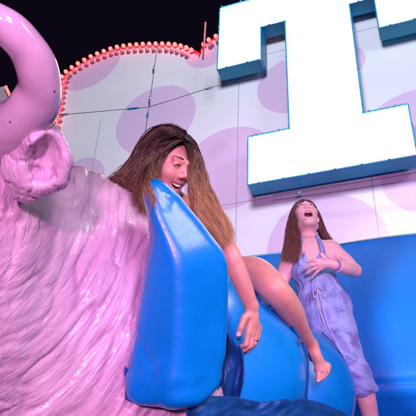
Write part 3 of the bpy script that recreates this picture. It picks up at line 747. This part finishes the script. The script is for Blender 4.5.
# ---- first woman: leaning over the cushion
def woman_one():
    hc = P(166, 164, 2.13); fwd = VC(.72, -.28, -.62); R = frame(fwd, VC(.14, .97, .08))
    L = lambda x, y, z: hc + R @ np.array([x, y, z])
    j = .010
    pts = [P(130, 120, 2.1), P(330, 390, 2.3), P(215, 300, 2.6), P(150, 215, 2.4), P(230, 350, 1.93), P(255, 340, 2.85)]
    s = SDF(*bounds(pts, .07), .0034)
    head_sdf(s, hc, R, j)
    # smiling mouth, lips parted over the teeth
    def smile(p):
        q = (p - hc) @ R; z = q[..., 2] + .060 - 9.0 * q[..., 0] ** 2
        k0 = np.sqrt((q[..., 0] / .029) ** 2 + ((q[..., 1] - .088) / .024) ** 2 + (z / .0080) ** 2)
        return (k0 - 1) * .0085
    s.op(hc - .13, hc + .13, smile, .003, 'sub')
    neck0 = L(0, -.025, -.045); chest = P(188, 226, 2.28)
    s.chain([neck0, P(172, 203, 2.22)], [.052, .050], k=.03)
    s.chain([P(160, 212, 2.34), P(206, 219, 2.16)], [.052, .050], k=.05)
    s.chain([P(180, 220, 2.28), chest, P(206, 252, 2.36), P(224, 284, 2.45)], [.085, .100, .098, .115], k=.06)
    s.limb([P(211, 222, 2.10), P(229, 252, 1.99), P(236, 268, 1.975), P(244, 287, 1.975), P(251.5, 306, 1.985)], [.046, .0325, .0315, .028, .0215], k=.02)
    hand_sdf(s, P(252, 306, 1.985), P(252, 321, 1.985),
             [P(248, 333, 1.962), P(252, 334, 1.975), P(256, 332, 1.992), P(259, 328, 2.008)],
             [P(246, 344.5, 1.955), P(250.5, 346, 1.968), P(254.5, 343, 1.985), P(257.5, 338, 2.0)],
             [P(238.5, 347.5, 1.972), P(243, 351, 1.980), P(248, 350.5, 1.996), P(252, 346, 2.01)],
             [P(244.5, 318, 1.958), P(241, 327, 1.945), P(238.6, 334.5, 1.948)])
    # near leg: thigh, knee, calf, foot hanging down
    s.limb([P(228, 282, 2.42), P(254, 274, 2.30), P(274, 289, 2.20), P(289, 308, 2.25), P(302, 331, 2.35), P(310.5, 345, 2.42)], [.088, .065, .0515, .0480, .0325, .0240], k=.04)
    s.chain([P(311.5, 344, 2.42), P(317, 358, 2.40), P(322.5, 370, 2.34)], [.0250, .0230, .0225], k=.015)
    s.cone(P(312, 348, 2.46), P(314, 357, 2.47), .024, .022, k=.02)
    s.cone(P(319.5, 369, 2.345), P(326.5, 367, 2.345), .021, .019, k=.015)
    toes = [((318.4, 369), (318.3, 380.0), .0100), ((321.4, 370), (321.6, 379.0), .0070), ((323.9, 369.5), (324.2, 377.3), .0066), ((326.1, 368.5), (326.5, 375.2), .0062), ((328.0, 366.5), (328.5, 372.5), .0058)]
    for a, b, r in toes: s.cone(P(*a, 2.335), P(*b, 2.315), r * 1.1, r, k=.0030)
    # far leg and far arm
    s.chain([P(222, 284, 2.48), P(250, 318, 2.80), P(252, 372, 2.85)], [.095, .055, .040], k=.04)
    s.chain([P(160, 212, 2.34), P(138, 222, 2.46), P(112, 214, 2.50)], [.048, .036, .026], k=.03)
    def pick(C_):
        q = (C_ - hc) @ R; m = np.zeros(len(C_), int)
        zz = q[:, 2] + .060 - 9.0 * q[:, 0] ** 2; d = np.sqrt((q[:, 0] / .036) ** 2 + (zz / .0150) ** 2)
        m[(np.sqrt((q[:, 0] / .030) ** 2 + (zz / .0100) ** 2) < 1) & (q[:, 1] > .03) & (q[:, 1] < .084 - 12 * q[:, 0] ** 2)] = 2
        for tip in (P(238.6, 334.5, 1.938),): m[np.linalg.norm(C_ - tip, axis=1) < .0085] = 3
        m[np.linalg.norm(C_ - P(317.6, 382.0, 2.303), axis=1) < .009] = 3
        return m
    o = body_mesh(s, 'person', [SKIN, LIP, MOUTH, NAIL], pick); del s
    face_paint(o, o_verts[o.name], hc, R, 1.0, .034, .0118, -.060, 9.0)
    props(o, 'smiling long-haired woman bent over the blue cushion with a bare arm and leg hanging down', 'person')
    # teeth, lashes, brows
    t = MB()
    for x, w, h in ((-.0235, .0050, .0066), (-.0185, .0056, .0076), (-.0125, .0064, .0090), (-.0043, .0082, .0104), (.0043, .0082, .0104), (.0125, .0064, .0090), (.0185, .0056, .0076), (.0235, .0050, .0066)):
        t.ball(L(x, .0825 - 15 * x * x, -.0545 + 9 * x * x - h * .22), 1.0, 12, 8, (w * .60, w * .5, h * .52))
    t.build('teeth', TOOTH, o)
    for q in (-1, 1):
        t = MB(); t.tube([L((.031 + x) * q, .0885 - 18 * x * x - abs(x) * .12, .0065 + .006 * (1 - (x / .015) ** 2)) for x in np.linspace(-.015, .016, 9)], [.0008, .0016, .0023, .0027, .0027, .0026, .0023, .0016, .0008], 6); t.build('eyelashes', LASH, o)
        t = MB(); t.tube([L((.031 + x) * q, .0870 - 10 * (x + .008) ** 2 - max(0, x) * .25, .033 + .004 * (1 - ((x - .004) / .02) ** 2)) for x in np.linspace(-.019, .022, 9)], [.0012, .0022, .0028, .0029, .0027, .0024, .0019, .0013, .0008], 6, .8); t.build('eyebrow', BROW, o)
    # clothes
    s = SDF(*bounds([P(170, 212, 2.3), P(230, 300, 2.5), P(255, 276, 2.3), P(240, 305, 2.65)], .16), .006)
    s.chain([P(180, 224, 2.28), P(188, 228, 2.28), P(206, 252, 2.36), P(222, 280, 2.45)], [.092, .107, .105, .118], k=.06)
    V, Q = s.mesh(); Nn = normals(V, Q); V += Nn * (.004 * fbm(V[:, 0] * 20, V[:, 1] * 20, V[:, 2] * 12, 2))[:, None]; mesh('top', V, Q, BLACK, o)
    s = SDF(*bounds([P(228, 284, 2.42), P(245, 279, 2.33), P(236, 302, 2.62)], .16), .006)
    s.chain([P(225, 284, 2.45), P(234, 283, 2.40)], [.118, .098], k=.05); s.chain([P(222, 284, 2.48), P(238, 302, 2.64)], [.112, .085], k=.04)
    V, Q = s.mesh(); Nn = normals(V, Q); V += Nn * (.003 * fbm(V[:, 0] * 20, V[:, 1] * 20, V[:, 2] * 20, 2))[:, None]; mesh('shorts', V, Q, BLACK, o)
    rg = MB(); c = P(252.6, 343.6, 1.975); ax = P(254.5, 343, 1.985) - P(256, 332, 1.992); ax /= np.linalg.norm(ax); a = np.cross(ax, FW); a /= np.linalg.norm(a); b = np.cross(ax, a)
    c = P(254.8, 340.5, 1.987); rg.tube([c + .0098 * (math.cos(w) * a + math.sin(w) * b) for w in np.linspace(0, 2 * math.pi, 20)], .0014, 6); rg.build('ring', simple('dark_ring', (.12, .11, .12), .25, metal=1, nscale=20), o)
    # hair: scalp cap plus strands
    s = SDF(*bounds([hc], .16), .0033)
    s.ell(L(0, -.022, .034), (.0795, .0995, .0940), R)
    s.cone(L(-.05, -.03, .0), L(-.045, -.03, -.08), .042, .04, k=.04); s.cone(L(.05, -.03, .0), L(.045, -.03, -.08), .042, .04, k=.04)
    s.ell(L(.0, .106, .000), (.073, .088, .106), R, k=.006, mode='sub')
    V, Q = s.mesh(); u = (V - hc) @ R
    a = np.arctan2(u[:, 0], u[:, 2] + .02)
    V += normals(V, Q) * (.0025 * vnoise(a * 26, u[:, 1] * 9, u[:, 0] * 3))[:, None]
    cap = mesh('hair_cap', V, Q, HAIR1, o); set_attr(cap.data, 'hair', np.full(len(V), .12) + .1 * vnoise(a * 30, u[:, 1] * 6, u[:, 0]))
    sh = [
      # over the crown from the parting, down past the near temple and out over the shoulder
      dict(g=[[(175, 129, 2.12), (168, 128, 2.12), (157, 131, 2.11), (145, 143, 2.12), (136, 159, 2.12), (122, 172, 2.11), (107, 184, 2.14), (104, 202, 2.25)],
              [(178, 131, 2.08), (170, 130, 2.05), (158, 135, 2.05), (147, 148, 2.07), (138, 164, 2.08), (127, 178, 2.09), (116, 192, 2.14), (112, 206, 2.2)],
              [(181, 133, 2.05), (172, 133, 2.0), (159, 140, 2.03), (149, 153, 2.05), (142, 170, 2.0), (135, 190, 2.0), (132, 206, 2.06), (130, 216, 2.15)],
              [(183, 136, 2.05), (174, 135, 2.03), (161, 142, 2.03), (152, 155, 2.04), (147, 171, 2.02), (143, 194, 1.95), (143, 222, 1.88)],
              [(184, 138, 2.05), (175, 138, 2.03), (162, 145, 2.03), (154, 158, 2.03), (149, 173, 2.00), (147, 194, 1.92), (150, 228, 1.87)]],
           n=4000, clump=60, dev=.012, jit=.0026, wave=.017, freq=2.7, sp=.25, cl=.8, t0=.0, t1=.55, fly=.0004, cut=.80),
      # the hairline, framing the forehead from the parting
      dict(g=[[(184, 137, 2.06), (178, 138, 2.05), (170, 142, 2.04), (163, 149, 2.04), (158, 157, 2.045), (155, 168, 2.03), (153, 180, 1.97)],
              [(185, 140, 2.05), (179, 141, 2.04), (171, 145.5, 2.03), (165, 152, 2.03), (160.5, 160, 2.035), (157.5, 170, 2.02), (155, 182, 1.95)]],
           n=700, clump=22, dev=.003, jit=.0022, wave=.004, freq=1.6, sp=.35, cl=.4, t0=.0, t1=.5, fly=.0004, cut=.75),
      dict(g=[[(183, 137, 2.07), (187, 142, 2.07), (190, 150, 2.085), (191, 160, 2.10), (190.5, 174, 2.10), (191, 190, 2.06)],
              [(183, 140, 2.05), (186, 144, 2.05), (188.5, 151, 2.07), (189.5, 160, 2.09), (189.5, 174, 2.10), (189, 188, 2.07)]],
           n=450, clump=18, dev=.003, jit=.0022, wave=.004, freq=1.6, sp=.35, cl=.4, t0=.0, t1=.6, fly=.0004, cut=.8),
      # curls falling beside the cheek onto the cushion top
      dict(g=[[(160, 152, 2.02), (152, 160, 2.0), (149, 171, 1.96), (153, 181, 1.92), (160, 190, 1.90), (168, 198, 1.90)],
              [(159, 153, 2.02), (151, 162, 1.99), (150, 174, 1.94), (157, 184, 1.91), (165, 193, 1.90), (174, 203, 1.91)],
              [(158, 154, 2.02), (151, 165, 1.99), (153, 177, 1.94), (161, 187, 1.91), (169, 197, 1.91), (180, 209, 1.92)]],
           n=900, clump=14, dev=.007, jit=.003, wave=.009, freq=1.9, sp=.25, cl=.8, t0=.1, t1=.7, fly=.0006, cut=.7),
      dict(g=[[(152, 158, 2.02), (148, 168, 1.92), (148, 176, 1.70), (151, 184, 1.61), (156, 194, 1.585), (160, 204, 1.58)],
              [(150, 162, 2.02), (146, 172, 1.92), (145, 181, 1.72), (147, 190, 1.63), (149, 202, 1.60), (148, 214, 1.60)]],
           n=170, clump=9, dev=.006, jit=.002, wave=.008, freq=1.8, sp=.2, cl=.8, t0=.1, t1=.7, fly=.001, cut=.6),
      # far side: long golden lengths down over her arm
      dict(g=[[(185, 139, 2.02), (190, 144, 2.08), (193, 156, 2.11), (192, 172, 2.11), (191, 188, 2.07), (196, 206, 2.0), (208, 226, 1.95), (221, 248, 1.90)],
              [(184, 136, 2.05), (192, 143, 2.11), (196, 157, 2.13), (196, 174, 2.13), (197, 190, 2.07), (203, 208, 2.0), (212, 228, 1.95), (225, 251, 1.91)],
              [(181, 133, 2.08), (192, 141, 2.13), (198, 157, 2.15), (200, 174, 2.14), (203, 190, 2.08), (210, 206, 2.02), (219, 225, 1.96), (230, 248, 1.92)],
              [(177, 130, 2.12), (190, 138, 2.16), (198, 156, 2.18), (202, 172, 2.17), (208, 188, 2.11), (216, 204, 2.04), (225, 222, 1.98), (235, 244, 1.93)]],
           n=4000, clump=50, dev=.009, jit=.0026, wave=.014, freq=2.6, sp=.25, cl=.8, t0=.0, t1=1.0, fly=.0005, cut=.82),
      # crown and back of the head
      dict(g=[[(184, 133, 2.06), (170, 128, 2.10), (155, 131, 2.16), (142, 145, 2.20), (134, 162, 2.18), (120, 175, 2.16), (105, 186, 2.2), (103, 202, 2.28)],
              [(185, 133, 2.08), (172, 128, 2.16), (158, 131, 2.24), (145, 146, 2.28), (138, 165, 2.28), (128, 183, 2.2), (120, 198, 2.2), (118, 212, 2.25)]],
           n=1700, clump=40, dev=.006, jit=.005, wave=.010, freq=2.0, sp=.3, t0=.0, t1=.5, fly=.001, cut=.8)]
    strands('hair', sh, HAIR1, o, rad=.00085, seg=32, seed=3, skull=(L(0, -.022, .034), R, np.array([.0785, .0985, .0930])))
woman_one()

# ---- second woman: sitting upright, head thrown back in laughter
def woman_two():
    hc = P(305.5, 217, 3.36); a = math.radians(50); fwd = VC(-.02, math.sin(a), -math.cos(a)); R = frame(fwd, VC(-.03, math.cos(a), math.sin(a)))
    SC = .92; L = lambda x, y, z: hc + SC * (R @ np.array([x, y, z]))
    j = .026
    pts = [P(270, 190, 3.4), P(390, 460, 3.1), P(320, 350, 3.5), P(320, 270, 2.9)]
    s = SDF(*bounds(pts, .10), .0040)
    s.sc = SC; head_sdf(s, hc, R, j)
    s.ell(L(0, .085, -.067), (.0225, .032, .0215), R, k=.006, mode='sub'); s.sc = 1.0
    s.chain([L(0, -.020, -.050), P(308, 238, 3.33), P(311, 250, 3.28)], [.050, .046, .052], k=.025)
    s.chain([P(293, 258, 3.25), P(311, 252, 3.27), P(330, 250, 3.26)], [.050, .060, .050], k=.05)
    s.chain([P(312, 264, 3.24), P(317, 286, 3.20), P(325, 312, 3.14)], [.104, .080, .112], k=.06)
    for x, y in ((303, 272), (322, 269)): s.ell(P(x, y, 3.17), (.050, .050, .045), Rc, k=.03)
    # her right arm hangs straight down (left in the picture), the other is bent with the hand on the chest
    s.limb([P(290, 260, 3.24), P(281, 284, 3.16), P(276, 310, 3.06)], [.048, .038, .032], k=.025)
    s.chain([P(276, 310, 3.06), P(285, 330, 2.98)], [.030, .024], k=.02)
    s.chain([P(331, 250, 3.25), P(344, 260, 3.19), P(355, 270.5, 3.12)], [.047, .040, .033], k=.025)
    s.chain([P(355, 270.5, 3.12), P(346, 268.5, 3.06), P(334, 265, 3.0)], [.033, .032, .0215], k=.008)
    D = 2.985
    hand_sdf(s, P(334, 265, 3.0), P(325.5, 263.5, D + .005),
             [P(319.5, 260.2, D), P(318.6, 263.2, D - .003), P(319, 266.2, D), P(320.5, 268.6, D + .004)],
             [P(313.5, 260.6, D), P(312, 265.2, D - .003), P(313.2, 269.2, D), P(316.5, 272.2, D + .004)],
             [P(306.2, 262.0, D + .015), P(304.0, 267.8, D + .012), P(306.4, 272.8, D + .014), P(311.6, 277.6, D + .018)],
             [P(324.2, 258.4, D), P(321.2, 254.2, D + .004)], r=.0080, pr=.0155)
    # near leg over the edge of the rump
    s.chain([P(331, 316, 3.12), P(343, 345, 3.02), P(357, 368, 2.98)], [.088, .066, .050], k=.04)
    s.limb([P(357, 368, 2.98), P(365, 394, 3.00), P(371, 420, 3.04), P(376, 452, 3.06)], [.052, .049, .040, .030], k=.02)
    s.chain([P(376, 452, 3.06), P(372, 470, 2.95)], [.032, .026], k=.02)
    s.chain([P(319, 316, 3.2), P(308, 350, 3.42), P(306, 400, 3.5)], [.098, .056, .04], k=.04)
    def pick(C_):
        q = (C_ - hc) @ R / SC; m = np.zeros(len(C_), int)
        rr = np.sqrt((q[:, 0] / .0265) ** 2 + ((q[:, 2] + .067) / .0265) ** 2)
        m[(np.sqrt((q[:, 0] / .022) ** 2 + ((q[:, 2] + .067) / .0225) ** 2) < 1) & (q[:, 1] < .083) & (q[:, 1] > .0)] = 2
        return m
    o = body_mesh(s, 'person', [SKIN2, LIP, MOUTH], pick); del s
    face_paint(o, o_verts[o.name], hc, R, SC, .0255, .0255, -.067, 0.0)
    props(o, 'laughing woman in pale blue jumpsuit, head thrown back, hand on her chest', 'person')
    t = MB(); t.tube([L(x, .080 - 16 * x * x, -.0490) for x in np.linspace(-.016, .016, 9)], .0036, 8); t.build('teeth', TOOTH, o)
    for q in (-1, 1):
        t = MB(); t.tube([L((.031 + x) * q, .0890 - 18 * x * x - abs(x) * .12, .0065 + .006 * (1 - (x / .015) ** 2)) for x in np.linspace(-.015, .016, 9)], [.0008, .0016, .0021, .0025, .0025, .0025, .0022, .0016, .0008], 6); t.build('eyelashes', LASH, o)
        t = MB(); t.tube([L((.031 + x) * q, .0884 - 10 * (x + .008) ** 2 - max(0, x) * .25, .033 + .004 * (1 - ((x - .004) / .02) ** 2)) for x in np.linspace(-.019, .022, 9)], [.0018, .003, .0034, .0034, .003, .0026, .002, .0015, .001], 6, .8); t.build('eyebrow', BROW, o)
    # jumpsuit
    m, nt, b = new_mat('lilac_blue_floral_cloth'); tc = N(nt, 'ShaderNodeTexCoord'); n1 = N(nt, 'ShaderNodeTexNoise'); n1.inputs['Scale'].default_value = 14; n1.inputs['Detail'].default_value = 3; n1.inputs['Distortion'].default_value = .6
    r = N(nt, 'ShaderNodeValToRGB'); e = r.color_ramp.elements; e[0].position = .52; e[0].color = (.28, .46, .82, 1); e[1].position = .60; e[1].color = (.22, .30, .64, 1)
    e2 = e.new(.42); e2.color = (.36, .55, .88, 1); e3 = e.new(.76); e3.color = (.22, .20, .50, 1)
    nt.links.new(tc.outputs['Object'], n1.inputs[0]); nt.links.new(n1.outputs['Fac'], r.inputs['Fac']); nt.links.new(r.outputs['Color'], b.inputs['Base Color']); b.inputs['Roughness'].default_value = .55
    b.inputs['Sheen Weight'].default_value = .2
    wv = N(nt, 'ShaderNodeTexNoise'); wv.inputs['Scale'].default_value = 30; wv.inputs['Detail'].default_value = 4; wv.inputs['Distortion'].default_value = 1.2; bp = N(nt, 'ShaderNodeBump'); bp.inputs['Distance'].default_value = .0018
    nt.links.new(tc.outputs['Object'], wv.inputs[0]); nt.links.new(wv.outputs['Fac'], bp.inputs['Height']); nt.links.new(bp.outputs[0], b.inputs['Normal'])
    s = SDF(*bounds([P(285, 250, 3.3), P(372, 392, 2.95), P(310, 350, 3.45)], .15), .0055)
    s.chain([P(311, 266, 3.24), P(318, 286, 3.20)], [.112, .102], k=.05)
    for x, y in ((302, 272), (322, 269)): s.ell(P(x, y, 3.16), (.058, .056, .052), Rc, k=.03)
    # open neckline
    s.cone(P(309, 230, 3.18), P(312.5, 263, 3.13), .065, .015, k=.012, mode='sub')
    s.cone(P(345, 236, 3.2), P(338, 254, 3.2), .07, .040, k=.01, mode='sub')
    s.chain([P(318, 287, 3.19), P(325, 309, 3.13)], [.108, .130], k=.015)
    s.chain([P(326, 309, 3.13), P(331, 322, 3.10), P(342, 345, 3.01), P(354, 366, 2.97), P(363.5, 384, 2.985)], [.130, .115, .090, .072, .062], k=.02)
    s.chain([P(325, 309, 3.13), P(318, 320, 3.18), P(310, 345, 3.36)], [.122, .105, .075], k=.02)
    V, Q = s.mesh(); Nn = normals(V, Q); q = V - P(318, 287, 3.19); X = q @ RT; Y = q @ UP; Z = q @ FW
    wst = np.exp(-(Y / .03) ** 2)
    an = np.arctan2(X - .02 * 0, -Z)
    rid = lambda t: 1 - 2 * np.abs(t)
    pleat = rid(vnoise(an * 7.5 + Y * 3, Y * 3, Y * 0)) * .006 + .002 * np.sin(an * 40 + 6 * vnoise(Y * 8, an * 2, Y * 0))
    fold = pleat * np.exp(-np.abs(Y) / .10)
    leg = np.clip((-.14 - Y) / .08, 0, 1); ll = X * .5 + Y * .86
    fold = fold + leg * (.012 * rid(vnoise(ll * 19 + X * 3 - Z * 5, X * 6 - Y * 3, Z * 4)) + .004 * rid(vnoise(ll * 46 + 5, X * 9, Z * 7)))
    fold -= wst * .008
    V = V + Nn * fold[:, None]
    js = mesh('jumpsuit', V, Q, m, o)
    for pth in ([(303, 274, 3.17), (301, 266, 3.12), (299, 254, 3.14), (300, 245, 3.20), (302, 238, 3.27)], [(324, 270, 3.13), (324.5, 263, 3.10), (323, 252, 3.145), (320.5, 243, 3.19), (317, 236, 3.27)]):
        t = MB(); t.tube([P(*q_) for q_ in crv(pth, 6)], .012, 8, .35); t.build('strap', m, js)
    WH = simple('white_cord', (.72, .74, .86), .6, nscale=60)
    for pth in ([(317, 287, 3.055), (313, 292, 3.03), (315, 298, 3.01), (318, 291, 3.04)], [(318, 287, 3.055), (324, 291, 3.02), (325, 297, 3.0), (319, 291, 3.03)],
                [(318, 289, 3.04), (322, 303, 2.985), (326, 320, 2.96), (333, 336, 2.94), (340, 350, 2.935), (343, 362, 2.93)], [(317, 289, 3.04), (318, 303, 2.985), (322, 318, 2.965), (326, 331, 2.96)]):
        t = MB(); t.tube([P(*q_) for q_ in crv(pth, 8)], .0025, 6); t.build('drawstring', WH, js)
    # bracelets and necklace
    c = P(335.5, 265.5, 3.0); ax = P(345, 269.5, 3.05) - P(334, 265, 3.0); ax /= np.linalg.norm(ax); a_ = np.cross(ax, FW); a_ /= np.linalg.norm(a_); b_ = np.cross(ax, a_)
    for dx, rr, mt in ((.018, .0265, WH), (.004, .0250, simple('lilac_band', (.35, .22, .60), .5, nscale=40))):
        t = MB(); t.tube([c + ax * dx + rr * (math.cos(w) * a_ + math.sin(w) * b_) for w in np.linspace(0, 2 * math.pi, 22)], .0035, 6); t.build('bracelet', mt, o)
    t = MB(); t.tube([P(*q_) for q_ in crv([(300, 243, 3.26), (303, 250, 3.205), (306, 256, 3.175), (309, 258.5, 3.165), (313, 255, 3.18), (317, 247, 3.225)], 6)], .0022, 6); t.build('necklace', simple('silver', (.8, .78, .8), .2, metal=1, nscale=50), o)
    # hair
    s = SDF(*bounds([hc], .17), .0035); s.sc = SC
    s.ell(L(0, -.022, .034), (.0785, .0985, .0930), R)
    s.ell(L(.0, .100, -.022), (.064, .085, .090), R, k=.012, mode='sub')
    V, Q = s.mesh(); u = (V - hc) @ R; an = np.arctan2(u[:, 0], u[:, 2] + .02); V += normals(V, Q) * (.0025 * vnoise(an * 26, u[:, 1] * 9, u[:, 0] * 3))[:, None]
    cap = mesh('hair_cap', V, Q, HAIR2, o); set_attr(cap.data, 'hair', np.full(len(V), .2))
    sh = [dict(g=[[(303, 204, 3.42), (294.5, 208, 3.41), (290, 219, 3.38), (287.5, 234, 3.30), (286, 250, 3.18), (283, 263, 3.12)],
                  [(303, 204, 3.40), (295.5, 209, 3.38), (292, 221, 3.34), (293, 236, 3.25), (292, 250, 3.15), (290, 264, 3.10)],
                  [(304, 204, 3.38), (297.5, 211, 3.35), (296, 223, 3.30), (296.5, 236, 3.23), (297.5, 249, 3.14), (297, 262, 3.09)],
                  [(304, 204, 3.44), (298, 210, 3.44), (297, 224, 3.40), (299, 238, 3.33), (300, 250, 3.22), (301, 260, 3.13)]],
               n=2200, clump=34, dev=.009, jit=.0032, wave=.007, freq=1.5, sp=.25, cl=.7, t0=0, t1=.9, fly=.001, cut=.72),
          dict(g=[[(306, 204, 3.40), (313.5, 208, 3.38), (317, 216, 3.36), (320, 226, 3.36), (325, 236, 3.36), (330, 243, 3.36)],
                  [(306, 204, 3.42), (315, 209, 3.42), (319, 218, 3.42), (323, 228, 3.42), (328, 237, 3.41), (333, 243, 3.40)],
                  [(305, 204, 3.46), (313, 209, 3.48), (316, 220, 3.5), (319, 232, 3.5), (322, 242, 3.46), (324, 250, 3.40)]],
               n=1300, clump=24, dev=.008, jit=.0032, wave=.007, freq=1.5, sp=.25, cl=.7, t0=0, t1=1, fly=.001, cut=.85)]
    strands('hair', sh, HAIR2, o, rad=.0012, seg=24, seed=5, skull=(L(0, -.022, .034), R, SC * np.array([.0785, .0985, .0930])))
woman_two()
